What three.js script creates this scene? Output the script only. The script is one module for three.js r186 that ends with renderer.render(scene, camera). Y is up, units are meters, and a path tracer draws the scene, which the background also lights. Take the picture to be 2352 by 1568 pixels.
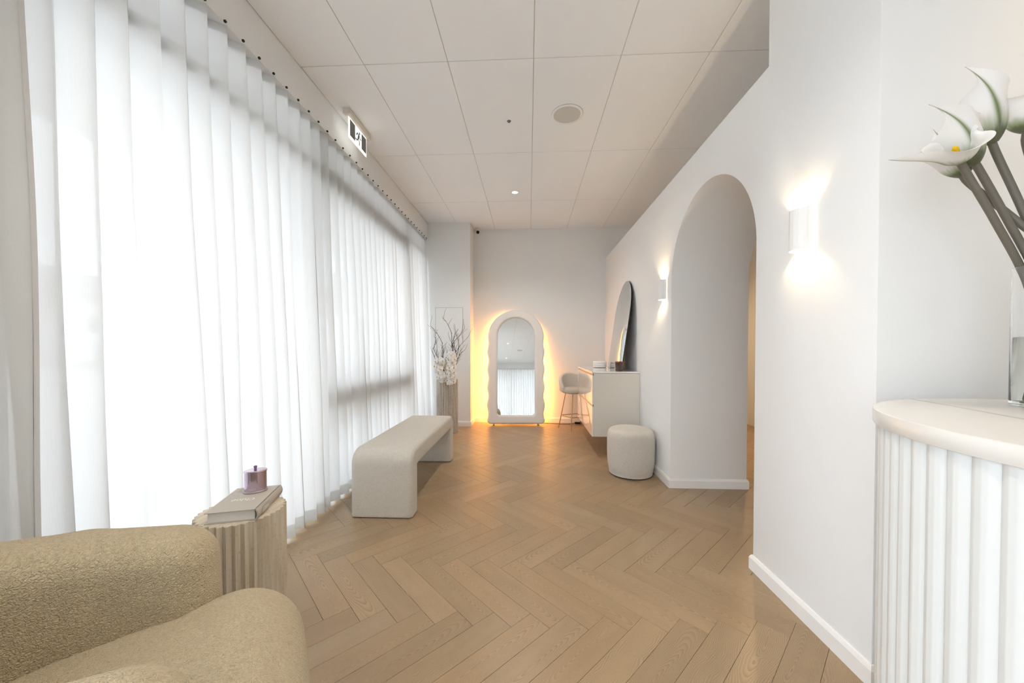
import * as THREE from 'three';
import { RoundedBoxGeometry } from 'three/addons/geometries/RoundedBoxGeometry.js';
import { mergeGeometries, mergeVertices, toCreasedNormals } from 'three/addons/utils/BufferGeometryUtils.js';
import { ImprovedNoise } from 'three/addons/math/ImprovedNoise.js';
import { RectAreaLightUniformsLib } from 'three/addons/lights/RectAreaLightUniformsLib.js';

// ---------------------------------------------------------------- camera, sky, exposure
const scene = new THREE.Scene();
const camera = new THREE.PerspectiveCamera(2 * Math.atan(784 / 829) * 180 / Math.PI, 2352 / 1568, 0.02, 200);
camera.position.set(0, 1.255, 0);
camera.rotation.set(-0.9 * Math.PI / 180, 2.66 * Math.PI / 180, 0, 'YXZ');
camera.setViewOffset(2352, 1568, 0, -28, 2352, 1568);
scene.background = new THREE.Color(0.878, 0.965, 1.08);   // bright overcast sky
scene.backgroundIntensity = 3.7;
const renderer = new THREE.WebGLRenderer();
renderer.toneMapping = THREE.LinearToneMapping;
renderer.toneMappingExposure = 1.62;
renderer.shadowMap.enabled = true;
RectAreaLightUniformsLib.init();
const DL = 6, SC = .24, LED = 62;   // candela of a downlight and of a wall light lamp, radiance of the mirror's strip

// ---------------------------------------------------------------- helpers
const V = (x, y, z) => new THREE.Vector3(x, y, z);
const perlin = new ImprovedNoise();
const noise = (x, y = 0, z = 0) => perlin.noise(x, y, z);
function rng(seed) { let s = seed >>> 0; return () => { s = (s + 0x6D2B79F5) | 0; let t = Math.imul(s ^ (s >>> 15), 1 | s); t = (t + Math.imul(t ^ (t >>> 7), 61 | t)) ^ t; return ((t ^ (t >>> 14)) >>> 0) / 4294967296; }; }
const taken = new Map();
function numbered(name) { const n = taken.get(name) ?? 0; taken.set(name, n + 1); return n ? `${name}_${String(n).padStart(3, '0')}` : name; }
function shade(m) { m.castShadow = m.receiveShadow = true; return m; }
function part(name, geo, mat, parent, label) { const m = shade(new THREE.Mesh(geo, mat)); m.name = name; parent.add(m); if (label) m.userData.label = label; return m; }
function tag(o, label, category, group) { o.userData.label = label; o.userData.category = category; if (group) o.userData.group = group; return o; }
function thing(name, label, category, pos = [0, 0, 0], turn = 0, group) {
  const g = new THREE.Group(); g.name = numbered(name); g.position.set(...pos); g.rotation.y = turn; scene.add(g); return tag(g, label, category, group);
}
function solo(name, geo, mat, label, category, group) { return tag(part(numbered(name), geo, mat, scene), label, category, group); }
function struct(name, geo, mat, label, category) { const m = part(name, geo, mat, scene); m.userData.kind = 'structure'; if (label) { m.userData.label = label; m.userData.category = category; } return m; }
function structGroup(name, label, category) { const g = new THREE.Group(); g.name = name; g.userData.kind = 'structure'; g.userData.label = label; g.userData.category = category; scene.add(g); return g; }
function box(x0, x1, y0, y1, z0, z1, r = 0, seg = 2) {
  const w = x1 - x0, h = y1 - y0, d = z1 - z0;
  const g = r > 0 ? new RoundedBoxGeometry(w, h, d, seg, r) : new THREE.BoxGeometry(w, h, d);
  g.translate((x0 + x1) / 2, (y0 + y1) / 2, (z0 + z1) / 2);
  return boxUV(g);
}
// uv in metres from the face's own main direction
function boxUV(geo, scale = 1) {
  const g = geo.index ? geo.toNonIndexed() : geo, p = g.attributes.position, uv = new Float32Array(p.count * 2);
  const a = V(), b = V(), c = V(), n = V();
  for (let i = 0; i < p.count; i += 3) {
    a.fromBufferAttribute(p, i); b.fromBufferAttribute(p, i + 1); c.fromBufferAttribute(p, i + 2);
    n.copy(b).sub(a).cross(c.clone().sub(a));
    const x = Math.abs(n.x), y = Math.abs(n.y), z = Math.abs(n.z);
    [a, b, c].forEach((q, k) => {
      const [s, t] = x >= y && x >= z ? [q.z, q.y] : y >= z ? [q.x, q.z] : [q.x, q.y];
      uv[(i + k) * 2] = s * scale; uv[(i + k) * 2 + 1] = t * scale;
    });
  }
  g.setAttribute('uv', new THREE.BufferAttribute(uv, 2));
  return g;
}
const plain = (g) => { const n = g.index ? g.toNonIndexed() : g; for (const k of Object.keys(n.attributes)) if (!['position', 'normal', 'uv'].includes(k)) n.deleteAttribute(k); return n; };
const join = (list) => mergeGeometries(list.map(plain));
function tube(points, r, seg = 24, rad = 8, closed = false) { return new THREE.TubeGeometry(new THREE.CatmullRomCurve3(points, closed), seg, r, rad, closed); }
function rod(a, b, r0, r1 = r0, rad = 10) {
  const d = b.clone().sub(a), g = new THREE.CylinderGeometry(r1, r0, d.length(), rad, 1);
  g.translate(0, d.length() / 2, 0); g.applyQuaternion(new THREE.Quaternion().setFromUnitVectors(V(0, 1, 0), d.clone().normalize())); g.translate(a.x, a.y, a.z); return g;
}
const lathe = (pts, seg = 48) => new THREE.LatheGeometry(pts.map(([r, y]) => new THREE.Vector2(r, y)), seg);
// surface nets: smooth mesh of the zero set of f
function surface(f, lo, hi, h) {
  const n = [0, 1, 2].map((k) => Math.ceil((hi[k] - lo[k]) / h) + 2), [nx, ny, nz] = n, val = new Float32Array(nx * ny * nz);
  const id = (i, j, k) => i + nx * (j + ny * k);
  for (let k = 0; k < nz; k++) for (let j = 0; j < ny; j++) for (let i = 0; i < nx; i++) val[id(i, j, k)] = f(lo[0] + (i - .5) * h, lo[1] + (j - .5) * h, lo[2] + (k - .5) * h);
  const cell = new Int32Array(nx * ny * nz).fill(-1), pos = [], nor = [], idx = [];
  for (let k = 0; k < nz - 1; k++) for (let j = 0; j < ny - 1; j++) for (let i = 0; i < nx - 1; i++) {
    let cnt = 0, sx = 0, sy = 0, sz = 0;
    for (let e = 0; e < 12; e++) {
      const ax = e >> 2, u = e & 1, v = (e >> 1) & 1, o = [[0, u, v], [u, 0, v], [u, v, 0]][ax], q = [...o]; q[ax] = 1;
      const a = val[id(i + o[0], j + o[1], k + o[2])], b = val[id(i + q[0], j + q[1], k + q[2])];
      if ((a < 0) === (b < 0)) continue;
      const t = a / (a - b); cnt++; sx += o[0] + (q[0] - o[0]) * t; sy += o[1] + (q[1] - o[1]) * t; sz += o[2] + (q[2] - o[2]) * t;
    }
    if (!cnt) continue;
    cell[id(i, j, k)] = pos.length / 3;
    let x = lo[0] + (i - .5 + sx / cnt) * h, y = lo[1] + (j - .5 + sy / cnt) * h, z = lo[2] + (k - .5 + sz / cnt) * h;
    const e = h * .5; let gx = f(x + e, y, z) - f(x - e, y, z), gy = f(x, y + e, z) - f(x, y - e, z), gz = f(x, y, z + e) - f(x, y, z - e);
    const l = Math.hypot(gx, gy, gz) || 1; gx /= l; gy /= l; gz /= l;
    const d = Math.max(-h, Math.min(h, f(x, y, z))); x -= gx * d; y -= gy * d; z -= gz * d;
    pos.push(x, y, z); nor.push(gx, gy, gz);
  }
  const quad = (a, b, c, d, flip) => { if (flip) idx.push(a, c, b, a, d, c); else idx.push(a, b, c, a, c, d); };
  for (let k = 1; k < nz - 1; k++) for (let j = 1; j < ny - 1; j++) for (let i = 1; i < nx - 1; i++) {
    const a = val[id(i, j, k)] < 0;
    if (a !== val[id(i + 1, j, k)] < 0) quad(cell[id(i, j - 1, k - 1)], cell[id(i, j, k - 1)], cell[id(i, j, k)], cell[id(i, j - 1, k)], !a);
    if (a !== val[id(i, j + 1, k)] < 0) quad(cell[id(i - 1, j, k - 1)], cell[id(i - 1, j, k)], cell[id(i, j, k)], cell[id(i, j, k - 1)], !a);
    if (a !== val[id(i, j, k + 1)] < 0) quad(cell[id(i - 1, j - 1, k)], cell[id(i, j - 1, k)], cell[id(i, j, k)], cell[id(i - 1, j, k)], !a);
  }
  const g = new THREE.BufferGeometry();
  g.setAttribute('position', new THREE.Float32BufferAttribute(pos, 3)); g.setAttribute('normal', new THREE.Float32BufferAttribute(nor, 3)); g.setIndex(idx);
  return boxUV(g);
}
const smin = (a, b, k) => { const t = Math.max(k - Math.abs(a - b), 0) / k; return Math.min(a, b) - t * t * k * .25; };
const round2 = (qx, qy, r) => Math.min(Math.max(qx, qy), 0) + Math.hypot(Math.max(qx, 0), Math.max(qy, 0)) - r;
const rbox = (x, y, z, hx, hy, hz, r) => { const qx = Math.abs(x) - hx + r, qy = Math.abs(y) - hy + r, qz = Math.abs(z) - hz + r; return Math.min(Math.max(qx, qy, qz), 0) + Math.hypot(Math.max(qx, 0), Math.max(qy, 0), Math.max(qz, 0)) - r; };

// ---------------------------------------------------------------- textures
function texture(w, h, fn, srgb = true) {
  const d = new Uint8Array(w * h * 4);
  for (let j = 0; j < h; j++) for (let i = 0; i < w; i++) { const c = fn(i, j), o = (j * w + i) * 4; d[o] = c[0]; d[o + 1] = c[1]; d[o + 2] = c[2]; d[o + 3] = 255; }
  const t = new THREE.DataTexture(d, w, h); t.wrapS = t.wrapT = THREE.RepeatWrapping; t.magFilter = THREE.LinearFilter; t.minFilter = THREE.LinearMipmapLinearFilter; t.generateMipmaps = true;
  if (srgb) t.colorSpace = THREE.SRGBColorSpace; t.needsUpdate = true; return t;
}
const mix = (a, b, t) => a.map((v, k) => v + (b[k] - v) * Math.max(0, Math.min(1, t)));
const LANES = 16;
function woodTexture() {
  const r = rng(11), lanes = [];
  for (let i = 0; i < LANES; i++) lanes.push({ s: r() * 100, cath: r() < .5, u0: .1 + r() * .45, v0: (r() - .5) * .06, tone: (r() - .5) * 2, warm: (r() - .5), fr: 150 + r() * 130, knot: r() < .3 ? [r() * .5 + .05, (r() - .5) * .07] : null });
  const W = 1024, Hh = LANES * 128;
  return texture(W, Hh, (i, j) => {
    const L = lanes[j >> 7], u = i / W * .61, v = ((j & 127) / 127 - .5) * .123;
    const wob = noise(u * 5 + L.s, v * 14, L.s) * .016 + noise(u * 17, v * 40 + L.s, 3) * .0035;
    let ring;
    if (L.cath) ring = Math.sqrt(((v - L.v0 + wob) ** 2) + ((u - L.u0) * .11) ** 2 + .00002) * L.fr * 1.15 + noise(u * 3, L.s) * 1.3;
    else ring = (v + wob * 1.4 + noise(u * 1.6 + L.s, 1) * .02) * L.fr;
    if (L.knot) { const k = Math.hypot((u - L.knot[0]) * .5, v - L.knot[1]); ring += 1.6 * Math.exp(-k * k / .00025); }
    const f = ring - Math.floor(ring), line = Math.pow(f, 2.2) * .75 * (.55 + .6 * noise(u * 6, v * 30, L.s + 5) + .3);
    const pore = Math.max(0, noise(u * 38 + L.s * 7, v * 900, 2)) * .5 + Math.max(0, noise(u * 90, v * 1700 + L.s, 7)) * .35;
    const cloud = noise(u * 4 + L.s, v * 11, 9) * .5 + noise(u * 12, v * 26, L.s) * .25;
    let c = mix([177, 155, 125], [166, 141, 109], .5 + L.warm + cloud * .5);
    c = mix(c, [126, 104, 78], Math.max(0, line) * .75 + pore * .4 + Math.max(0, -cloud) * .15);
    const g = 1 + L.tone * .055; return c.map((x) => Math.max(0, Math.min(255, x * g)));
  });
}
// tileable curly nap: periodic cell noise with periodic value noise bending it
function periodic(n, seed) { const r = rng(seed), v = Array.from({ length: n * n }, () => r() * 2 - 1); return (x, y) => { const i = Math.floor(x), j = Math.floor(y), f = x - i, g = y - j, s = f * f * (3 - 2 * f), t = g * g * (3 - 2 * g), q = (a, b) => v[((a % n) + n) % n + n * (((b % n) + n) % n)]; return (q(i, j) * (1 - s) + q(i + 1, j) * s) * (1 - t) + (q(i, j + 1) * (1 - s) + q(i + 1, j + 1) * s) * t; }; }
function cellTexture(size, cells, seed) {
  const r = rng(seed), pts = []; for (let i = 0; i < cells * cells; i++) pts.push([r(), r(), r(), r()]);
  const bx = periodic(cells, seed + 1), by = periodic(cells, seed + 2), big = periodic(cells / 4, seed + 3), fine = periodic(cells * 3, seed + 4);
  return texture(size, size, (i, j) => {
    const x0 = i / size * cells, y0 = j / size * cells, x = x0 + bx(x0, y0) * .7, y = y0 + by(x0, y0) * .7;
    const ci = Math.floor(x), cj = Math.floor(y); let d1 = 9, d2 = 9, h = 0;
    for (let b = -1; b <= 1; b++) for (let a = -1; a <= 1; a++) {
      const p = pts[((ci + a + cells * 4) % cells) + cells * ((cj + b + cells * 4) % cells)], ang = p[2] * 6.28, dx = ci + a + p[0] - x, dy = cj + b + p[1] - y;
      const l = Math.hypot((dx * Math.cos(ang) + dy * Math.sin(ang)) * .75, -dx * Math.sin(ang) + dy * Math.cos(ang)); if (l < d1) { d2 = d1; d1 = l; h = p[3]; } else if (l < d2) d2 = l;
    }
    const v = Math.max(0, Math.min(1, .4 * (1 - d1 * d1 * 1.2) + .3 * (d2 - d1) + .18 * h + .12 * big(x0 / 4, y0 / 4) + .1 * fine(x0 * 3, y0 * 3))) * 255; return [v, v, v];
  }, false);
}
const napTex = cellTexture(768, 72, 5);
const yarnTex = (() => { const r = rng(9), n = 256, v = Array.from({ length: n * n }, () => r()); const q = periodic(32, 13); return texture(n, n, (i, j) => { const a = v[i + n * j], b = v[((i + 1) % n) + n * j], c = 228 + 24 * (a * .6 + b * .4) + 2 * q(i / 8, j / 8); return [c, c - 1, c - 3]; }); })();   // loops of slightly different yarn tone
const scaled = (t, s) => { const c = t.clone(); c.repeat.set(s, s); c.needsUpdate = true; return c; };
const woodTex = woodTexture();
const stoneTex = texture(512, 512, (i, j) => {          // travertine: bedding runs upright on the cut blocks
  const u = i / 512 * 8, v = j / 512 * 8, band = noise(u * 3.1, v * .22, 1) * .6 + noise(u * 9, v * .5, 4) * .35, pit = Math.max(0, noise(u * 7, v * 5, 8) - .28) * 1.8;
  return mix(mix([222, 212, 195], [196, 182, 158], .5 + band), [140, 124, 102], pit * .3);
});
const silverStoneTex = texture(512, 512, (i, j) => {
  const u = i / 512 * 8, v = j / 512 * 8, band = noise(u * 4.1, v * .2, 11) * .7 + noise(u * 11, v * .6, 14) * .4, pit = Math.max(0, noise(u * 8, v * 3, 18) - .22) * 2;
  return mix(mix([212, 205, 196], [172, 160, 146], .45 + band), [112, 100, 88], pit * .5);
});
const marbleTex = texture(1024, 1024, (i, j) => {       // 2 m of pale stone with one long grey vein
  const x = i / 512, y = j / 512, w = noise(x * 3, y * 3, 2) * .02;
  const d = Math.abs((x - 1.27) * .972 + (y - .742) * .235 + w) / .014, soft = noise(x * 1.7, y * 2.3, 5) * .5 + noise(x * 6, y * 5, 6) * .2;
  return mix(mix([236, 234, 228], [220, 216, 206], .4 + soft), [168, 162, 154], Math.max(0, 1 - d) * .55);
});
const plasterTex = texture(512, 512, (i, j) => { const v = 128 + 70 * noise(i / 512 * 60, j / 512 * 60, 1) + 40 * noise(i / 512 * 140, j / 512 * 140, 2); return [v, v, v]; }, false);
const weaveTex = texture(512, 512, (i, j) => {          // slubby threads
  const a = noise(i * .9, j * .012, 1) * 60 + noise(i * .012, j * .9, 2) * 70; const v = 190 + a + (((i & 3) < 2) === ((j & 3) < 2) ? 18 : -18); return [v, v, v].map((x) => Math.max(0, Math.min(255, x)));
}, false);

// ---------------------------------------------------------------- materials
const std = (o) => new THREE.MeshStandardMaterial({ roughness: .6, ...o });
const phys = (o) => new THREE.MeshPhysicalMaterial({ roughness: .6, ...o });
const M = {
  wall: std({ color: 0xf0f1f0, roughness: .85, bumpMap: scaled(plasterTex, 3), bumpScale: .0003 }),
  ceiling: std({ color: 0xf7f9fa, roughness: .9 }), grid: std({ color: 0xd9d6cf, roughness: .7 }), plenum: std({ color: 0x57534e }),
  trim: std({ color: 0xf3f2ef, roughness: .5 }),
  wood: std({ map: woodTex, roughness: .36, bumpMap: woodTex, bumpScale: .0006 }), joint: std({ color: 0x735c46, roughness: .9 }),
  sheer: phys({ color: 0xebebe9, transmission: .42, roughness: .96, thickness: 0, specularIntensity: 0, side: THREE.DoubleSide, bumpMap: scaled(weaveTex, 2.2), bumpScale: .0005 }),
  glass: phys({ color: 0xffffff, transmission: 1, roughness: 0, thickness: 0, ior: 1.45 }),
  frame: std({ color: 0x464340, roughness: .5, metalness: .2 }),
  cream: phys({ color: 0xf6f1e7, map: scaled(yarnTex, 2.0), roughness: .95, bumpMap: scaled(napTex, 3.2), bumpScale: .006, sheen: .3, sheenRoughness: .8, sheenColor: new THREE.Color(1, 1, 1) }),
  tan: phys({ color: 0xcfbf9f, map: scaled(yarnTex, 1.5), roughness: .95, bumpMap: scaled(napTex, 2.8), bumpScale: .006, sheen: .35, sheenRoughness: .7, sheenColor: new THREE.Color(1, .97, .9) }),
  puffy: phys({ color: 0xf2f1ef, roughness: .8, bumpMap: scaled(napTex, 9), bumpScale: .0008 }),
  mirror: std({ color: 0xe6e8e8, metalness: 1, roughness: .015 }),
  stone: std({ map: scaled(stoneTex, 1.6), roughness: .7 }), silverStone: std({ map: scaled(silverStoneTex, 1.8), roughness: .7 }),
  marble: phys({ map: scaled(marbleTex, .5), roughness: .22, clearcoat: .3, clearcoatRoughness: .15 }),
  lacquer: std({ color: 0xe0e2df, roughness: .38 }), gloss: phys({ color: 0xf0eee9, roughness: .08, clearcoat: 1, clearcoatRoughness: .03 }), cabinet: std({ color: 0xdedad1, roughness: .45 }),
  groove: std({ color: 0x8d8a86, roughness: .35, metalness: .8 }),
  brass: std({ color: 0xb39a6b, roughness: .3, metalness: 1 }), steel: std({ color: 0xb9b9b7, roughness: .3, metalness: 1 }), black: std({ color: 0x151413, roughness: .45 }), white: std({ color: 0xf4f4f2, roughness: .45 }),
  linenCover: std({ color: 0xbdb6ab, roughness: .75 }), paper: std({ color: 0xe9e7e2, roughness: .9 }), foil: std({ color: 0xf3f1ee, roughness: .5 }),
  lilac: std({ color: 0xc9b9cc, roughness: .1, metalness: .9 }), lilacLid: std({ color: 0xd4c4d6, roughness: .1, metalness: .85 }), lilacKnob: phys({ color: 0x7c5a80, roughness: .15, clearcoat: 1 }),
  redGlass: phys({ color: 0x38100f, roughness: .06, clearcoat: 1 }), redRim: phys({ color: 0x7c100e, roughness: .15, clearcoat: 1 }), ceramic: phys({ color: 0xeceae6, roughness: .35 }),
  petal: phys({ color: 0xfbfaf7, roughness: .6, transmission: .2, thickness: 0, side: THREE.DoubleSide }), throat: std({ color: 0xc4aa55, roughness: .8 }), twig: std({ color: 0x5b4d44, roughness: .9 }), leaf: std({ color: 0x4d5a35, roughness: .6, side: THREE.DoubleSide }),
  spathe: phys({ color: 0xffffff, vertexColors: true, roughness: .45, transmission: .22, thickness: 0, side: THREE.DoubleSide }), stem: std({ color: 0x6d675b, roughness: .5 }), stemGreen: std({ color: 0x70904a, roughness: .5 }), spadix: std({ color: 0xe9b90b, roughness: .7 }),
  vaseGlass: phys({ color: 0xffffff, transmission: 1, roughness: .02, thickness: .004, ior: 1.48, attenuationColor: new THREE.Color(.9, .97, .93), attenuationDistance: .25 }), water: phys({ color: 0xffffff, transmission: 1, roughness: 0, thickness: .1, ior: 1.33, attenuationColor: new THREE.Color(.86, .95, .82), attenuationDistance: .3 }),
  pavement: std({ color: 0xcdcac5, roughness: .95 }), road: std({ color: 0x77777a, roughness: .95 }), awning: std({ color: 0xebe9e6, roughness: .9 }), brickwork: std({ color: 0xb49a8a, roughness: .9 }), roofTile: std({ color: 0x77706e, roughness: .9 }), darkGlass: std({ color: 0x30363b, roughness: .1 }), carPaint: std({ color: 0xd9dbdd, roughness: .25 }), rubber: std({ color: 0x1c1c1c, roughness: .9 }), bark: std({ color: 0x5e5146, roughness: .95 }), foliage: std({ color: 0x55663f, roughness: .9 }),
};
const glow = (c, e) => std({ color: 0x000000, emissive: c, emissiveIntensity: e });

// ---------------------------------------------------------------- room shell
const CEIL = 3.248, FAR = -6.09, BACK = 7.0, WX = 1.27, WT = .67, LEFT = -1.62;
struct('floor_base', box(-2.1, 3.75, -.2, -.0135, FAR - .15, BACK + .2), M.joint, 'dark sub floor under the oak planks', 'floor');
struct('roof_slab', box(-2.1, 3.75, CEIL + .05, CEIL + .25, FAR - .15, BACK + .2), M.plenum, 'slab above the ceiling tiles', 'ceiling');
const wallFar = structGroup('wall_far', 'white painted end wall behind the glowing mirror', 'wall');
part('plaster', box(-1.7, 3.75, 0, CEIL + .05, FAR - .15, FAR), M.wall, wallFar);
const column = structGroup('wall_column', 'white boxed column with an access panel beside the curtain', 'column');
part('plaster', box(-2.0, -.932, 0, CEIL + .05, FAR, -5.725, .004, 1), M.wall, column);
// right wall: low partition with arch, full height pier towards the camera
{
  const s = new THREE.Shape(); // x of the shape = -z
  s.moveTo(1.38, 0); s.lineTo(2.09, 0); s.lineTo(2.09, 1.845); s.absarc(2.69, 1.845, .6, Math.PI, 0, true); s.lineTo(3.29, 0); s.lineTo(6.09, 0); s.lineTo(6.09, 2.748); s.lineTo(2.0, 2.748); s.lineTo(2.0, CEIL + .05); s.lineTo(1.38, CEIL + .05); s.closePath();
  const g = new THREE.ExtrudeGeometry(s, { depth: WT - .008, bevelEnabled: true, bevelThickness: .004, bevelSize: .004, bevelOffset: -.004, bevelSegments: 2, curveSegments: 64 });
  g.rotateY(Math.PI / 2); g.translate(WX + .004, 0, 0);
  const w = structGroup('wall_right', 'white partition wall with a tall arched doorway and wall lights', 'wall');
  part('plaster', boxUV(toCreasedNormals(g, .5)), M.wall, w);
}
const wallReception = struct('wall_reception', box(WX + WT, 3.6, 0, CEIL + .05, -1.5, -1.38), M.wall, 'pale wall behind the reception counter', 'wall');
struct('wall_side', box(3.6, 3.75, 0, CEIL + .05, FAR, BACK), M.wall, 'far side wall of the rooms behind the partition', 'wall');
// left: bulkhead above the curtain and solid pier beside the windows
struct('wall_bulkhead', box(-1.95, LEFT, 2.985, CEIL + .05, -5.725, BACK), M.wall, 'pale bulkhead above the sheer curtain', 'bulkhead');
{ const w = structGroup('wall_left', 'solid wall behind the gathered curtain end', 'wall'); part('plaster', join([box(-1.95, -1.8, 0, 2.985, -1.08, -.2), box(-1.95, -1.8, 0, 2.985, 5.6, BACK)]), M.wall, w); }
{ // back wall with a curtained window
  const w = structGroup('wall_back', 'back wall with a curtained shop window, seen in the mirror', 'wall');
  part('plaster', join([box(-1.8, -1.5, 0, CEIL + .05, BACK, BACK + .15), box(3.3, 3.75, 0, CEIL + .05, BACK, BACK + .15), box(-1.5, 3.3, 2.95, CEIL + .05, BACK, BACK + .15)]), M.wall, w);
  part('lintel', box(-1.62, 3.5, 2.96, CEIL + .02, BACK - .3, BACK), M.wall, w);
  part('pane', box(-1.5, 3.3, 0, 2.95, BACK + .07, BACK + .076), M.glass, w);
  for (const x of [-1.5, .08, 1.66, 3.25]) part('mullion', box(x, x + .05, 0, 2.95, BACK + .04, BACK + .1), M.frame, w);
}
// ceiling tiles on a narrow grid
{
  const c = structGroup('ceiling', 'white suspended ceiling of large plain tiles', 'ceiling');
  const xs = [LEFT, -1.16, -.565, .033, .63, 1.222, 1.82, 2.418, 3.016, 3.6], zs = [FAR, -4.928, -3.717, -2.522, -1.32, -.12, 1.08, 2.28, 3.48, 4.68, 5.88, BACK];
  const cache = new Map(), gap = .0028;
  for (let i = 0; i < xs.length - 1; i++) for (let j = 0; j < zs.length - 1; j++) {
    const w = xs[i + 1] - xs[i] - 2 * gap, d = zs[j + 1] - zs[j] - 2 * gap, key = w.toFixed(3) + d.toFixed(3);
    if (!cache.has(key)) cache.set(key, box(-w / 2, w / 2, 0, .012, -d / 2, d / 2, .0015, 1));
    const t = part('tile', cache.get(key), M.ceiling, c); t.position.set((xs[i] + xs[i + 1]) / 2, CEIL, (zs[j] + zs[j + 1]) / 2);
  }
  for (const x of xs.slice(1, -1)) part('grid_bar', box(x - .012, x + .012, CEIL + .004, CEIL + .03, FAR, BACK), M.grid, c);
  for (const z of zs.slice(1, -1)) part('grid_bar', box(LEFT, 3.6, CEIL + .005, CEIL + .03, z - .012, z + .012), M.grid, c);
}
// herringbone floor
{
  const f = structGroup('floor', 'oak herringbone plank floor', 'floor');
  const L = .6095, W = .12268, P = W * Math.SQRT2, RP = L / Math.SQRT2, k = L / 2 / Math.SQRT2, gap = .0005, ch = .0009;
  const planks = [];
  for (let lane = 0; lane < LANES * 2; lane++) {
    const hx = L / 2 - gap, hz = W / 2 - gap, pos = [], uv = [], flip = lane >= LANES;
    const P3 = (x, y, z) => { pos.push(x, y, z); let a = x / L + .5, b = z / W + .5; if (flip) { a = 1 - a; b = 1 - b; } uv.push(a, (lane % LANES + .03 + b * .94) / LANES); };
    const quad = (a, b, c, d) => { P3(...a); P3(...b); P3(...c); P3(...a); P3(...c); P3(...d); };
    const ring = (e, y) => [[-hx + e, y, hz - e], [hx - e, y, hz - e], [hx - e, y, -hz + e], [-hx + e, y, -hz + e]];
    const t = ring(ch, 0), m = ring(0, -ch), b = ring(0, -.013);
    quad(...t); for (let i = 0; i < 4; i++) { const n = (i + 1) % 4; quad(m[i], m[n], t[n], t[i]); quad(b[i], b[n], m[n], m[i]); }
    const g = new THREE.BufferGeometry(); g.setAttribute('position', new THREE.Float32BufferAttribute(pos, 3)); g.setAttribute('uv', new THREE.Float32BufferAttribute(uv, 2)); g.computeVertexNormals(); planks.push(g);
  }
  const r = rng(77), all = [];
  for (let j = -21; j <= 11; j++) {
    const z = -1.6465 - j * RP, odd = Math.abs(j % 2) === 1;
    for (let n = -12; n < 34; n++) {
      const x = (odd ? -1.376 + .0863 + .0431 : -.945 + .0431) + n * P;
      const cx = odd ? x + k : x - k, cz = z - k, a = odd ? Math.PI / 4 : -Math.PI / 4, lane = Math.floor(r() * LANES * 2);
      if (cx < -2.05 || cx > 3.6 || cz > BACK || cz < FAR - .2) continue;
      const depth = -cz, seen = depth > .75 && Math.abs(cx + .03) < 1.5 * depth + .3 && cx > -1.75 && cx < (cz < -1.5 ? 2.2 : 1.5);
      all.push({ cx, cz, a, lane, d: seen ? Math.hypot(cx, cz) : 99 });
    }
  }
  all.sort((p, q) => p.d - q.d);
  const rest = [];
  all.forEach((p, i) => {
    if (i < 300 && p.d < 50) { const m = part('plank', planks[p.lane], M.wood, f); m.position.set(p.cx, 0, p.cz); m.rotation.y = p.a; }
    else rest.push(planks[p.lane].clone().rotateY(p.a).translate(p.cx, 0, p.cz));
  });
  const s = part('further_planks', mergeGeometries(rest), M.wood, f); s.userData.kind = 'stuff';
}
// skirting boards
function skirting(name, pts) { // pts: plan polyline, board on the left-hand side normal
  const prof = [[0, 0], [.014, 0], [.014, .066], [.006, .082], [0, .084]], pos = [];
  const nrm = []; for (let i = 0; i < pts.length - 1; i++) { const dx = pts[i + 1][0] - pts[i][0], dz = pts[i + 1][1] - pts[i][1], l = Math.hypot(dx, dz); nrm.push([dz / l, -dx / l]); }
  const off = pts.map((p, i) => { const a = nrm[Math.max(0, i - 1)], b = nrm[Math.min(nrm.length - 1, i)]; const m = [(a[0] + b[0]), (a[1] + b[1])], q = m[0] * a[0] + m[1] * a[1]; return [m[0] / q, m[1] / q]; });
  const P = (i, k) => [pts[i][0] + off[i][0] * prof[k][0], prof[k][1], pts[i][1] + off[i][1] * prof[k][0]];
  for (let i = 0; i < pts.length - 1; i++) for (let k = 0; k < prof.length - 1; k++) { const a = P(i, k), b = P(i + 1, k), c = P(i + 1, k + 1), d = P(i, k + 1); pos.push(...a, ...b, ...c, ...a, ...c, ...d); }
  for (const i of [0, pts.length - 1]) for (let k = 1; k < prof.length - 1; k++) { const t = [P(i, 0), P(i, k), P(i, k + 1)]; if (!i) t.reverse(); pos.push(...t.flat()); }
  const g = new THREE.BufferGeometry(); g.setAttribute('position', new THREE.Float32BufferAttribute(pos, 3)); g.computeVertexNormals(); boxUV(g);
  return struct(name, g, M.trim, 'white skirting board along the ' + name.replace('baseboard_', '') + ' wall', 'skirting');
}
skirting('baseboard_column', [[-1.6, -5.725], [-.932, -5.725], [-.932, FAR], [-.8, FAR]].reverse());
skirting('baseboard_far', [[-.8, FAR], [WX, FAR]].reverse());
skirting('baseboard_right', [[WX, FAR], [WX, -3.29], [WX + WT, -3.29], [WX + WT, -3.6]].reverse());
skirting('baseboard_pier', [[WX + WT, -1.9], [WX + WT, -2.09], [WX, -2.09], [WX, -1.38], [3.6, -1.38]].reverse());

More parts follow.
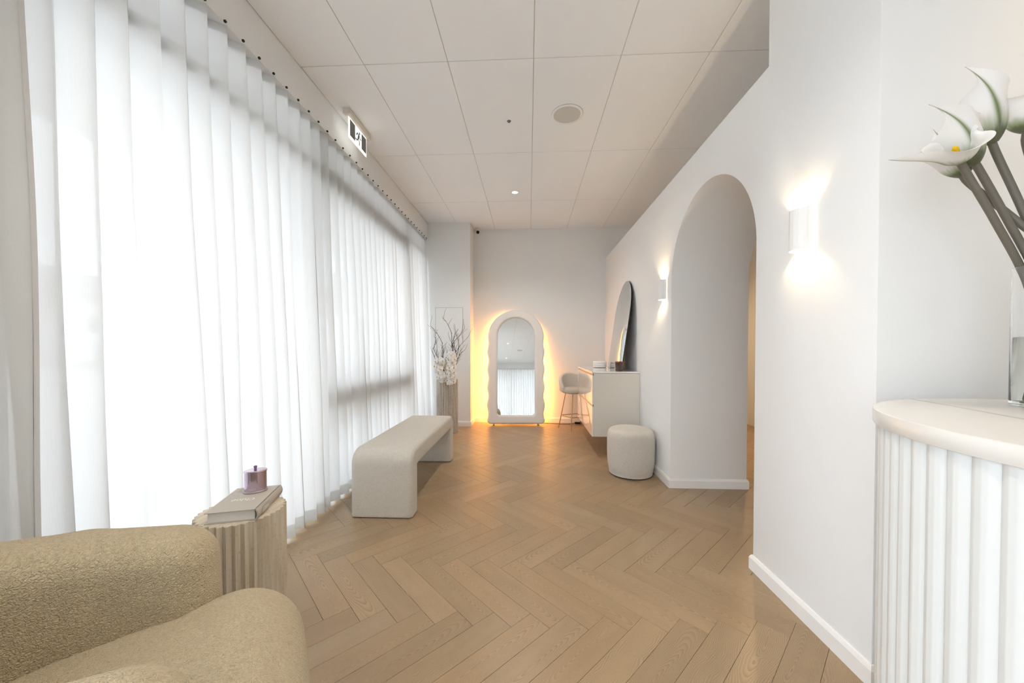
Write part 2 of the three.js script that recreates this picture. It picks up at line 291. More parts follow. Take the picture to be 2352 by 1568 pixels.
// ---------------------------------------------------------------- windows, frames, outside
function windowBay(name, label, z0, z1, bars) { // z0 < z1
  const g = structGroup(name, label, 'window'), X0 = -1.9, X1 = -1.725;
  for (const [y0, y1, x1] of bars) part('rail', box(X0, x1 ?? X1, y0, y1, z0, z1), M.frame, g);
  const ys = bars.map((b) => b).sort((a, b) => a[0] - b[0]);
  for (let i = 0; i < ys.length - 1; i++) part('pane', box(-1.863, -1.857, ys[i][1], ys[i + 1][0], z0 + .03, z1 - .03), M.glass, g);
  for (const z of [z0, z1 - .035]) part('stile', box(X0, X1, 0, 3.02, z, z + .035), M.frame, g);
  return g;
}
windowBay('window_1', 'tall glazed bay behind the curtain above the book table', -2.84, -1.08, [[0, .07], [2.605, 2.685, -1.708], [2.935, 3.05]]);
windowBay('window_2', 'glazed bay with a broad low rail behind the bench', -4.86, -2.84, [[0, .07], [.74, .94, -1.676], [2.57, 2.75, -1.706], [2.935, 3.05]]);
windowBay('window_3', 'last glazed bay beside the column', -5.725, -4.86, [[0, .07], [2.69, 2.77, -1.708], [2.935, 3.05]]);
windowBay('window_4', 'glazed bays of the same shop front beside the viewpoint', -.2, 5.6, [[0, .07], [2.605, 2.685], [2.935, 3.05]]);
part('handle', join([rod(V(-1.78, .8, -2.1), V(-1.78, .95, -2.1), .014), rod(V(-1.86, .82, -2.1), V(-1.78, .82, -2.1), .01), rod(V(-1.86, .93, -2.1), V(-1.78, .93, -2.1), .01)]), M.black, scene.getObjectByName('window_1'));
for (const z of [-2.84, -4.86]) struct(z === -2.84 ? 'trim_1' : 'trim_2', box(-1.92, -1.718, 0, 3.03, z - .03, z + .03), M.frame, z === -2.84 ? 'mullion post between the first two glazed bays' : 'mullion post between the last two glazed bays', 'mullion');

// ---------------------------------------------------------------- sheer curtains
function curtain(name, label, z0, z1, o) {
  const { xTop, xBot, yTop = 2.995, yBot = .018, pitch = .122, amp = .043, seed = 1, axis = 'z', free = 1, hooks = true } = o;
  const g = thing(name, label, 'curtain', [0, 0, 0], 0, o.group), folds = (z1 - z0) / pitch, N = Math.ceil(folds * 16), r = rng(seed), per = [];
  for (let i = 0; i < folds + 4; i++) per.push([r(), r(), r()]);
  const at = (t, y, off) => {
    const s = (y - yBot) / (yTop - yBot), q = t * folds, i = Math.floor(q), f = q - i, sm = f * f * (3 - 2 * f), low = Math.pow(1 - s, .7) * free;
    const k = (n) => per[i][n] * (1 - sm) + per[i + 1][n] * sm;
    const ph = q * 2 * Math.PI + low * (k(0) - .5) * 2.6, a = amp * (1 + low * (k(1) - .5) * .9);
    const x = xBot + (xTop - xBot) * s + a * Math.sin(ph) + low * .02 * noise(q * .35, y * .8, seed) + off;
    const z = z0 + (z1 - z0) * t + pitch * .07 * Math.sin(2 * ph) + low * pitch * .35 * noise(q * .6, y * .5, seed + 9);
    return axis === 'z' ? [x, y, z] : [z, y, x];
  };
  const sheet = (y0, y1, rows, off) => {
    const pos = [], uv = [], idx = [];
    for (let j = 0; j <= rows; j++) for (let i = 0; i <= N; i++) { const y = y0 + (y1 - y0) * j / rows; pos.push(...at(i / N, y, off)); uv.push(i / N * folds * pitch * 1.6, y); }
    for (let j = 0; j < rows; j++) for (let i = 0; i < N; i++) { const a = j * (N + 1) + i, b = a + N + 1; idx.push(a, a + 1, b + 1, a, b + 1, b); }
    const q = new THREE.BufferGeometry(); q.setAttribute('position', new THREE.Float32BufferAttribute(pos, 3)); q.setAttribute('uv', new THREE.Float32BufferAttribute(uv, 2)); q.setIndex(idx); q.computeVertexNormals(); return q;
  };
  part('cloth', sheet(yBot, yTop, 44, 0), M.sheer, g);
  part('hem', sheet(yBot, yBot + .085, 2, axis === 'z' ? -.003 : .003), M.sheer, g, 'double layer of cloth along the bottom');
  part('header_tape', sheet(yTop - .06, yTop, 2, axis === 'z' ? -.003 : .003), M.sheer, g);
  if (hooks) { const hg = box(-.006, .006, -.004, .006, -.005, .005); for (let i = 0; i < folds - .5; i++) { const p = at((i + .25) / folds, yTop, 0), h = part('hook', hg, M.black, g); h.position.set(p[0] + .004, yTop - .004, p[2] + .018); } }  // hooks made black to stand for the shaded slits between fold tops
  return g;
}
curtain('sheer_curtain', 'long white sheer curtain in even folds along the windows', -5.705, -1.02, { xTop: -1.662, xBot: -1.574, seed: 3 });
curtain('sheer_curtain', 'greyish sheer curtain end hanging in front of the solid wall', -1.085, -.1, { xTop: -1.6, xBot: -1.54, amp: .035, pitch: .16, seed: 8, hooks: false });
curtain('sheer_curtain', 'white sheer curtain on the back window, seen only in the mirror', -1.55, 3.4, { xTop: BACK - .16, xBot: BACK - .16, yTop: 2.97, axis: 'x', amp: .062, seed: 5, free: .3, hooks: false });

// ---------------------------------------------------------------- far glowing mirror
{
  const tilt = 6.2 * Math.PI / 180, g = thing('floor_mirror', 'tall arched floor mirror with a puffy wavy white frame glowing behind', 'mirror', [-.205, 0, -5.8]);
  g.rotation.order = 'YXZ'; g.rotation.y = .04; g.rotation.x = -tilt;
  const outer = (x, y) => { const w = .462 + .011 * Math.sin((y + .03) * 2 * Math.PI / .29) * Math.min(1, Math.max(0, (1.55 - y) * 3)), yc = 1.9 - .45; const ax = Math.abs(x); if (y > yc) return Math.hypot(ax * (.45 / w), y - yc) - .45; const qx = ax - w + .07, qy = .025 - y + .07; return round2(qx, qy, .07); };
  const inner = (x, y) => { const w = .306, yc = 1.768 - w, ax = Math.abs(x); if (y > yc) return Math.hypot(ax, y - yc) - w; return round2(ax - w + .05, .168 - y + .05, .05); };
  const f = (x, y, z) => { const d = Math.max(outer(x, y), -inner(x, y)); return round2(d + .036, Math.abs(z) - .038 + .036, .036); };
  const frame = surface(f, [-.5, 0, -.05], [.5, 1.93, .05], .0095); frame.translate(0, 0, -.04);
  part('frame', frame, M.puffy, g);
  const s = new THREE.Shape(), w = .318; s.moveTo(-w, .155); s.lineTo(w, .155); s.lineTo(w, 1.768 - .306); s.absarc(0, 1.768 - .306, w, 0, Math.PI, false); s.closePath();
  const glass = new THREE.ExtrudeGeometry(s, { depth: .006, bevelEnabled: false, curveSegments: 40 }); glass.translate(0, 0, -.05);
  part('mirror_glass', boxUV(glass), M.mirror, g);
  for (const x of [-.36, .36]) part('foot', lathe([[0, -.004], [.016, -.004], [.016, .03], [0, .03]], 16).translate(x, .004, -.04), M.steel, g);
  // LED strip on the back, following the outline
  const path = []; for (let y = .1; y <= 1.44; y += .1) path.push(V(-.405, y, -.083)); for (let a = 0; a <= 16; a++) path.push(V(-.395 * Math.cos(a / 16 * Math.PI), 1.45 + .395 * Math.sin(a / 16 * Math.PI), -.083)); for (let y = 1.4; y >= .1; y -= .1) path.push(V(.405, y, -.083));
  part('light_strip', tube(path, .006, 120, 6), glow(0xffa648, 6), g);
  const lamp = (x, y, len, turn) => { const l = new THREE.RectAreaLight(0xffa648, LED, .03, len); l.position.set(x, y, -.091); l.rotation.z = turn; g.add(l); };
  lamp(-.405, .77, 1.34, 0); lamp(.405, .77, 1.34, 0);
  for (let a = 0; a < 6; a++) { const th = (a + .5) / 6 * Math.PI; lamp(-.395 * Math.cos(th), 1.45 + .395 * Math.sin(th), .2, -(th - Math.PI / 2) + Math.PI / 2); }
}

// ---------------------------------------------------------------- cabinet and what stands on it
{
  const x0 = .727, x1 = 1.268, y0 = .235, y1 = .985, z0 = -5.39, z1 = -4.18, g = thing('wall_cabinet', 'floating glossy white drawer cabinet on the right wall', 'cabinet', [0, 0, 0]);
  part('carcass', box(x0 + .019, x1, y0, y1 - .022, z0, z1, .002, 1), M.cabinet, g);
  part('top', box(x0 - .002, x1, y1 - .02, y1, z0 - .002, z1 + .002, .002, 1), M.gloss, g);
  const mid = .592;
  for (const [a, b] of [[y0, mid - .012], [mid + .012, y1 - .046]]) part('drawer_front', box(x0, x0 + .018, a, b, z0 + .001, z1 - .001, .0015, 1), M.gloss, g);
  for (const [a, b] of [[mid - .012, mid + .012], [y1 - .046, y1 - .022]]) part('finger_groove', box(x0 + .008, x0 + .02, a, b, z0 + .001, z1 - .001), M.groove, g, 'grey metal finger groove');
  // leaning arched mirror
  const m = thing('leaning_mirror', 'frameless arched mirror leaning on the wall above the cabinet', 'mirror', [1.095, .9865, -4.69]);
  const s = new THREE.Shape(), w = .355, h = 1.13, yc = h - w * 1.25; s.moveTo(-w, 0); s.lineTo(w, 0); s.lineTo(w, yc); s.absellipse(0, yc, w, w * 1.25, 0, Math.PI, false); s.closePath();
  const pl = (d, e) => { const q = new THREE.ExtrudeGeometry(s, { depth: d, bevelEnabled: e > 0, bevelSize: e, bevelThickness: e, bevelOffset: -e, bevelSegments: 2, curveSegments: 48 }); q.rotateY(-Math.PI / 2); return q; };
  m.rotation.z = -Math.asin(.155 / 1.13);
  part('mirror_glass', boxUV(toCreasedNormals(pl(.004, .001), .6)), M.mirror, m);
  part('backing', boxUV(pl(.009, 0)).translate(.0115, 0, 0), M.black, m);
  // ribbed dish and dark red candle
  const prof = [[0, .001], [.07, .001]]; for (let i = 0; i < 3; i++) for (let a = -4; a <= 4; a++) prof.push([.082 + .011 * Math.cos(a / 4 * 1.45), .016 + i * .028 + .0135 * Math.sin(a / 4 * 1.45)]); prof.push([.078, .087], [.074, .08], [.07, .03], [0, .028]);
  const d = thing('ribbed_dish', 'round white ribbed ceramic dish on the cabinet', 'dish', [.985, .986, -5.06]); part('bowl', lathe(prof, 64), M.ceramic, d);
  const c = thing('candle_glass', 'dark red candle glass on the cabinet by the leaning mirror', 'candle', [1.05, .986, -4.262]);
  part('tumbler', lathe([[0, 0], [.041, 0], [.0425, .004], [.0475, .108], [.0465, .11], [.0445, .108], [.0435, .092], [0, .092]], 40), M.redGlass, c);
  part('rim', lathe([[.0483, .1], [.0486, .1095], [.0475, .1115], [.0455, .1115], [.0447, .104]], 40), M.redRim, c, 'brighter red rim');
  part('wick', rod(V(0, .092, 0), V(.002, .1, 0), .0012), M.black, c);
}
// ---------------------------------------------------------------- ottoman
{
  const g = thing('ottoman', 'round cream boucle ottoman against the partition wall', 'ottoman', [1.02, 0, -3.655]);
  const R = .228, prof = [[0, .012], [.19, .012], [.204, .02], [.214, .06], [.223, .12], [R, .2], [R, .3], [R - .003, .38], [.213, .425], [.19, .448], [.15, .458], [.08, .464], [0, .466]];
  const pts = new THREE.SplineCurve(prof.map(([a, b]) => new THREE.Vector2(a, b))).getPoints(60); const geo = new THREE.LatheGeometry(pts, 220), p = geo.attributes.position;
  for (let i = 0; i < p.count; i++) { // gathered cloth near the foot
    const x = p.getX(i), y = p.getY(i), z = p.getZ(i), a = Math.atan2(z, x), r = Math.hypot(x, z); if (r < .15) continue;
    const low = Math.max(0, 1 - y / .2), q = 1 + low * .03 * noise(a * 18 + 30, y * 2) + .008 * noise(Math.cos(a) * 2, y * 4, Math.sin(a) * 2); p.setX(i, x * q); p.setZ(i, z * q);
  }
  geo.computeVertexNormals();
  part('upholstery', boxUV(geo), M.cream, g);
}
// ---------------------------------------------------------------- bench
{
  const g = thing('bench', 'long cream boucle waterfall bench beside the curtain', 'bench', [-1.085, 0, -3.325]);
  const hl = .735 - .075, top = .505 - .075, rc = .045;   // centre line of the bent slab, half thickness .075
  const f = (x, y, z) => {
    const az = Math.abs(z); let d;
    const qz = az - (hl - rc), qy = y - (top - rc);
    if (qz > 0 && qy > 0) d = Math.abs(Math.hypot(qz, qy) - rc); else d = Math.min(qy > -rc || qz < 0 ? Math.abs(y - top) + Math.max(0, qz) * 3 : 9, qz > -.2 && qy <= 0 ? Math.abs(az - hl) : 9);
    if (qz <= 0 && qy <= 0) d = Math.min(Math.abs(y - top), Math.abs(az - hl));
    const e = round2(d - .075 + .035, Math.abs(x) - .232 + .035, .035);
    return Math.max(e, .004 - y);
  };
  part('upholstery', surface(f, [-.26, -.02, -.8], [.26, .54, .8], .0125), M.cream, g);
}
// ---------------------------------------------------------------- fluted side table, book, candle tin
function flutedColumn(r, h, n, depth, sharp) {
  const s = new THREE.Shape(), K = sharp ? 2 : 8;
  for (let i = 0; i < n * K; i++) { const a = i / (n * K) * 2 * Math.PI, f = (i % K) / K, q = sharp ? (i % 2 ? 1 : 0) : Math.abs(Math.sin(f * Math.PI)); const R = r - depth * (1 - q), p = [R * Math.cos(a), R * Math.sin(a)]; i ? s.lineTo(...p) : s.moveTo(...p); }
  s.closePath();
  const g = new THREE.ExtrudeGeometry(s, { depth: h - .006, bevelEnabled: true, bevelSize: .003, bevelThickness: .003, bevelOffset: -.003, bevelSegments: 1, steps: 1 }); g.rotateX(-Math.PI / 2); g.translate(0, .003, 0);
  return boxUV(toCreasedNormals(g, .45));
}
{
  const t = thing('side_table', 'round fluted travertine side table by the armchair', 'side table', [-1.305, 0, -1.575]);
  part('column', flutedColumn(.172, .52, 34, .014, true), M.stone, t);
  // book
  const b = thing('book', 'large grey cloth bound book on the travertine table', 'book', [-1.296, .5205, -1.587], .29);
  const w = .095, d = .141, th = .047;   // half sizes
  part('page_block', (() => { const g = box(-w + .012, w - .006, .004, th - .004, -d + .005, d - .005); const p = g.attributes.position; return g; })(), M.paper, b, 'pale page edges');
  part('cover', join([box(-w, w, 0, .003, -d, d, .0012, 1), box(-w, w, th - .003, th, -d, d, .0012, 1)]), M.linenCover, b);
  const sp = new THREE.Shape(); sp.moveTo(0, 0); sp.quadraticCurveTo(.016, th / 2, 0, th); sp.lineTo(-.004, th); sp.quadraticCurveTo(.011, th / 2, -.004, 0); sp.closePath();
  const sg = new THREE.ExtrudeGeometry(sp, { depth: 2 * d, bevelEnabled: false, curveSegments: 12 }); sg.translate(w, 0, -d);
  part('spine', boxUV(toCreasedNormals(sg, .5)), M.linenCover, b);
  const print = (txt, cw, ch, size, font) => { const c = document.createElement('canvas'); c.width = cw; c.height = ch; const x = c.getContext('2d'); x.fillStyle = '#bdb6ab'; x.fillRect(0, 0, cw, ch); x.fillStyle = '#f3f1ec'; x.font = `${size}px ${font}`; x.textAlign = 'center'; x.textBaseline = 'middle'; x.fillText(txt, cw / 2, ch / 2); const q = new THREE.CanvasTexture(c); q.colorSpace = THREE.SRGBColorSpace; return std({ map: q, roughness: .75 }); };
  const title = new THREE.PlaneGeometry(.12, .048); title.rotateX(-Math.PI / 2); title.rotateY(Math.PI); title.translate(-.004, th + .0002, .018);
  part('title_print', title, print('Chloé', 512, 205, 150, 'serif'), b, 'white title lettering');
  const side = new THREE.PlaneGeometry(.075, .03); side.rotateY(Math.PI / 2); side.translate(w + .0086, th / 2, .06);
  part('spine_print', side, print('Chloé', 256, 102, 74, 'serif'), b, 'white lettering on the spine');
}

// ---------------------------------------------------------------- lilac candle tin on the book
{
  const c = thing('candle_tin', 'oval metallic lilac candle tin with a lid on the book', 'candle', [-1.308, .5685, -1.662], .58);
  const oval = (pts, seg = 64) => lathe(pts, seg).scale(1, 1, .66);
  part('tin', oval([[0, 0], [.0455, 0], [.0465, .002], [.0465, .006], [.0448, .0075], [.0448, .094], [.0465, .0955], [.0465, .0985], [.0445, .1], [0, .1]]), M.lilac, c);
  part('lid', oval([[.0472, .0955], [.0478, .1], [.0465, .1035], [.042, .1045], [.036, .1025], [.025, .1035], [0, .104]]), M.lilacLid, c, 'pale mirror finish lid');
  part('knob', oval([[0, .103], [.006, .103], [.0055, .112], [.0075, .117], [.0065, .123], [0, .125]], 24), M.lilacKnob, c, 'purple knob');
  part('base_trim', oval([[.0466, 0], [.0486, .0015], [.0486, .0045], [.0466, .006]]), M.steel, c, 'silver trim');
}
// ---------------------------------------------------------------- armchair
{
  const g = thing('armchair', 'tan boucle tub armchair with a thick rounded seat', 'armchair', [-.93, 0, -.66], 36 * Math.PI / 180);
  const seg = [[.13, -.287], [-.05, -.305], [-.24, -.27], [-.35, -.15], [-.38, 0], [-.35, .15], [-.24, .27], [-.05, .305], [.155, .292]];
  const plan = (x, z) => { let b = 9; for (let i = 0; i < seg.length - 1; i++) { const [ax, az] = seg[i], [bx, bz] = seg[i + 1], dx = bx - ax, dz = bz - az, t = Math.max(0, Math.min(1, ((x - ax) * dx + (z - az) * dz) / (dx * dx + dz * dz))); b = smin(b, Math.hypot(x - ax - dx * t, z - az - dz * t), .03); } return b; };
  const shell = (x, y, z) => { const top = .735 + .075 * Math.max(0, Math.min(1, (.2 - x) / .5)), lo = .05, yc = (top + lo) / 2, hy = (top - lo) / 2, fat = .088 + .012 * Math.sin(Math.max(0, Math.min(1, y / .75)) * Math.PI); return round2(plan(x, z) - fat + .08, Math.abs(y - yc) - hy + .08, .08); };
  const seat = (x, y, z) => { const a = .1, X = x * Math.cos(a) + (y - .31) * Math.sin(a), Y = -x * Math.sin(a) + (y - .31) * Math.cos(a); return rbox(X - .045, Y - .012 * Math.cos(Math.min(1.5, Math.hypot(x, z) * 3)), z, .395, .21, .35, .17); };
  part('shell', surface(shell, [-.52, .03, -.45], [.33, .86, .45], .0125), M.tan, g);
  part('seat_cushion', surface((x, y, z) => Math.max(seat(x, y, z), .07 - shell(x, y, z) - .075), [-.45, .04, -.42], [.52, .62, .42], .0125), M.tan, g);
  for (const [x, z] of [[.2, -.2], [.2, .2], [-.28, -.18], [-.28, .18]]) part('leg', lathe([[0, 0], [.022, 0], [.024, .12], [0, .12]], 16).translate(x, .001, z), M.black, g);
}
// ---------------------------------------------------------------- reception counter
const TOPY = 1.085;
{
  const cx = 1.43, cz = -.715, zend = 1.5, g = thing('reception_counter', 'white fluted reception counter with a rounded pale stone top', 'counter');
  const outline = (R, n = 64) => { const p = []; for (let i = 0; i <= n; i++) { const a = Math.PI + i / n * Math.PI; p.push([cx + R * Math.cos(a), cz + R * Math.sin(a)]); } return p; }; // left side -> far end -> right side
  const top = new THREE.Shape(), o = outline(.575); top.moveTo(o[0][0], -zend); o.forEach(([x, z]) => top.lineTo(x, -z)); top.lineTo(o.at(-1)[0], -zend); top.closePath();
  const tg = new THREE.ExtrudeGeometry(top, { depth: .032, bevelEnabled: true, bevelSize: .004, bevelThickness: .004, bevelOffset: -.004, bevelSegments: 2 }); tg.rotateX(-Math.PI / 2); tg.translate(0, TOPY - .036, 0);
  const slab = toCreasedNormals(tg, .6), sp = slab.attributes.position, su = new Float32Array(sp.count * 2); for (let i = 0; i < sp.count; i++) { su[2 * i] = sp.getX(i); su[2 * i + 1] = sp.getZ(i); } slab.setAttribute('uv', new THREE.BufferAttribute(su, 2));
  part('stone_top', slab, M.marble, g);
  // fluted body: convex reeds along the perimeter
  const R = .55, path = []; for (let z = zend; z > cz; z -= .004) path.push([cx - R, z, -1, 0]); for (let i = 0; i <= 430; i++) { const a = Math.PI + i / 430 * Math.PI; path.push([cx + R * Math.cos(a), cz + R * Math.sin(a), Math.cos(a), Math.sin(a)]); } for (let z = cz; z < zend; z += .004) path.push([cx + R, z, 1, 0]);
  const body = new THREE.Shape(); let s = 0;
  path.forEach(([x, z, nx, nz], i) => { if (i) s += Math.hypot(x - path[i - 1][0], z - path[i - 1][1]); const f = s / .047 - Math.floor(s / .047), d = .013 * Math.pow(Math.abs(Math.sin(f * Math.PI)), .65); const p = [x + nx * d, -(z + nz * d)]; i ? body.lineTo(...p) : body.moveTo(...p); });
  body.closePath();
  const bg = new THREE.ExtrudeGeometry(body, { depth: TOPY - .037 - .001, bevelEnabled: false }); bg.rotateX(-Math.PI / 2); bg.translate(0, .001, 0);
  part('fluted_body', boxUV(toCreasedNormals(bg, .5)), M.lacquer, g);
}
// ---------------------------------------------------------------- glass vase with calla lilies
{
  const vx = 1.475, vz = -1.1, R = .062, Hv = .405;
  const v = thing('glass_vase', 'clear cylindrical glass vase on the reception counter', 'vase', [vx, TOPY + .0005, vz]);
  part('vessel', lathe([[0, 0], [R - .002, 0], [R, .003], [R, Hv - .002], [R - .002, Hv], [R - .004, Hv - .002], [R - .004, .014], [0, .012]], 56), M.vaseGlass, v);
  part('water', lathe([[0, .0125], [R - .0045, .0145], [R - .0045, .2], [0, .2]], 48), M.water, v);
  const axis = V(0, 1, 0);
  const spatheGeo = (L, W, bend, open, seed) => { // cup that flares into a wavy lip and runs out into a hooked tip at u = 0
    const NU = 72, NV = 36, pos = [], col = [], idx = [];
    for (let j = 0; j <= NV; j++) for (let i = 0; i <= NU; i++) {
      const v = j / NV, u = (i / NU * 2 - 1) * Math.PI, c = (1 + Math.cos(u)) / 2, tip = Math.pow(c, 1.5), tail = Math.exp(-Math.pow(u / .42, 2)), back = 1 - c;
      const wave = .22 * Math.sin(u * 3 + seed) + .14 * Math.sin(u * 5 + seed * 2.3);
      const flare = open * Math.pow(v, 3.5) * (1 - .5 * tip) * (1 + 1.4 * wave);
      const r = (.0115 + W * (1 - Math.exp(-v * 4.2)) * (1 - .28 * v * v * tip) + flare) * (1 + .06 * u / Math.PI);
      const th = u * (1 - .3 * Math.pow(v, 4) * tip), thin = 1 - .82 * Math.pow(v, 9) * tail;
      const y = L * (v * (.5 + .38 * tip) + .14 * Math.pow(v, 6) * tail + .07 * wave * v * v * back) - open * .5 * Math.pow(v, 6) * back;
      const k = Math.pow(v, bend.length() > .1 ? 3.5 : 7) * tail;
      pos.push(r * Math.cos(th) * (1 - .6 * Math.pow(v, 5) * tail) + bend.x * k, y + bend.y * k, r * Math.sin(th) * thin + bend.z * k);
      const streak = noise(u * 14 + seed, v * 2.5, seed) * .5, rib = Math.exp(-Math.pow(u / (.3 * Math.pow(1 - v, 1.4) + .05), 2)), green = Math.min(1, Math.max(rib, 1.5 * (1 - v / (.36 + .22 * streak + .12 * tip)))), dark = Math.min(1, Math.max(0, 1.6 * (1 - v / (.2 + .14 * tip))) + rib * .55 * (v > .15 ? 1 : 0));
      const gC = mix([.2, .31, .06], [.13, .145, .075], dark); col.push(...mix([.93, .92, .9], gC, green));
    }
    for (let j = 0; j < NV; j++) for (let i = 0; i < NU; i++) { const a = j * (NU + 1) + i, b = a + NU + 1; idx.push(a, b, a + 1, a + 1, b, b + 1); }
    const g = new THREE.BufferGeometry(); g.setAttribute('position', new THREE.Float32BufferAttribute(pos, 3)); g.setAttribute('color', new THREE.Float32BufferAttribute(col, 3)); g.setIndex(idx); g.computeVertexNormals(); return g;
  };
  // base of the bloom, direction of its axis, which way its tip faces, length, width, hook of the tip, mouth
  const blooms = [
    ['lowest calla lily, its open throat showing a yellow spadix', [1.222, 1.785, -1.09], [-.72, .42, .42], [-.85, -.6, -.1], .125, .034, [-.115, -.05, -.02], .026],
    ['calla lily with a hooked green tip beside the open bloom', [1.286, 1.786, -1.11], [-.6, .78, .08], [-.5, .1, .85], .2, .035, [-.05, -.01, .01], .02],
    ['tallest calla lily with a dark green midrib', [1.343, 1.848, -1.12], [-.36, .92, .05], [-.3, .1, .95], .215, .037, [-.035, -.004, .005], .02],
    ['rounded calla lily bloom at the right of the bunch', [1.412, 1.865, -1.1], [.1, .97, .2], [.75, -.1, .5], .17, .052, [.02, 0, 0], .03],
    ['yellowish calla lily half hidden behind the hooked one', [1.31, 1.775, -1.16], [-.25, .92, -.15], [.6, .1, -.6], .18, .036, [.01, 0, -.02], .024],
  ];
  blooms.forEach(([label, b, d, face, L, W, hook, open], i) => {
    const t = thing('calla_lily', label, 'calla lily', [0, 0, 0], 0, 'calla lilies in the glass vase');
    const B = V(...b), D = V(...d).normalize(), a = i * 1.25, foot = V(vx + .03 * Math.cos(a) + .015, TOPY + .02, vz + .03 * Math.sin(a)), mouth = V(vx - .02 + .012 * i, TOPY + Hv * .93, vz + (i - 2) * .016);
    const path = [foot, foot.clone().lerp(mouth, .5), mouth, mouth.clone().lerp(B, .5).add(V(.004, 0, 0)), B.clone().addScaledVector(D, -.012), B.clone().addScaledVector(D, .01)];
    const curve = new THREE.CatmullRomCurve3(path);
    part('stem', new THREE.TubeGeometry(curve, 60, .0088, 12), i === 3 || i === 0 ? M.stem : M.stem, t);
    part('stem_tip', rod(foot.clone().add(V(0, -.012, 0)), foot.clone().lerp(mouth, .18), .0091, .0093, 12), M.stemGreen, t, 'green cut end in the water');
    const fx = V(...face).addScaledVector(D, -V(...face).dot(D)).normalize(), fz = fx.clone().cross(D), m = new THREE.Matrix4().makeBasis(fx, D, fz).setPosition(B);
    part('spathe', spatheGeo(L, W, V(...hook).transformDirection(m.clone().invert()).multiplyScalar(V(...hook).length()), open, i * 1.7 + .4).applyMatrix4(m), M.spathe, t);
    part('spadix', lathe([[0, .03], [.006, .032], [.0065, L * .42], [.004, L * .47], [0, L * .48]], 14).applyMatrix4(m), M.spadix, t, 'yellow spadix');
  });
}
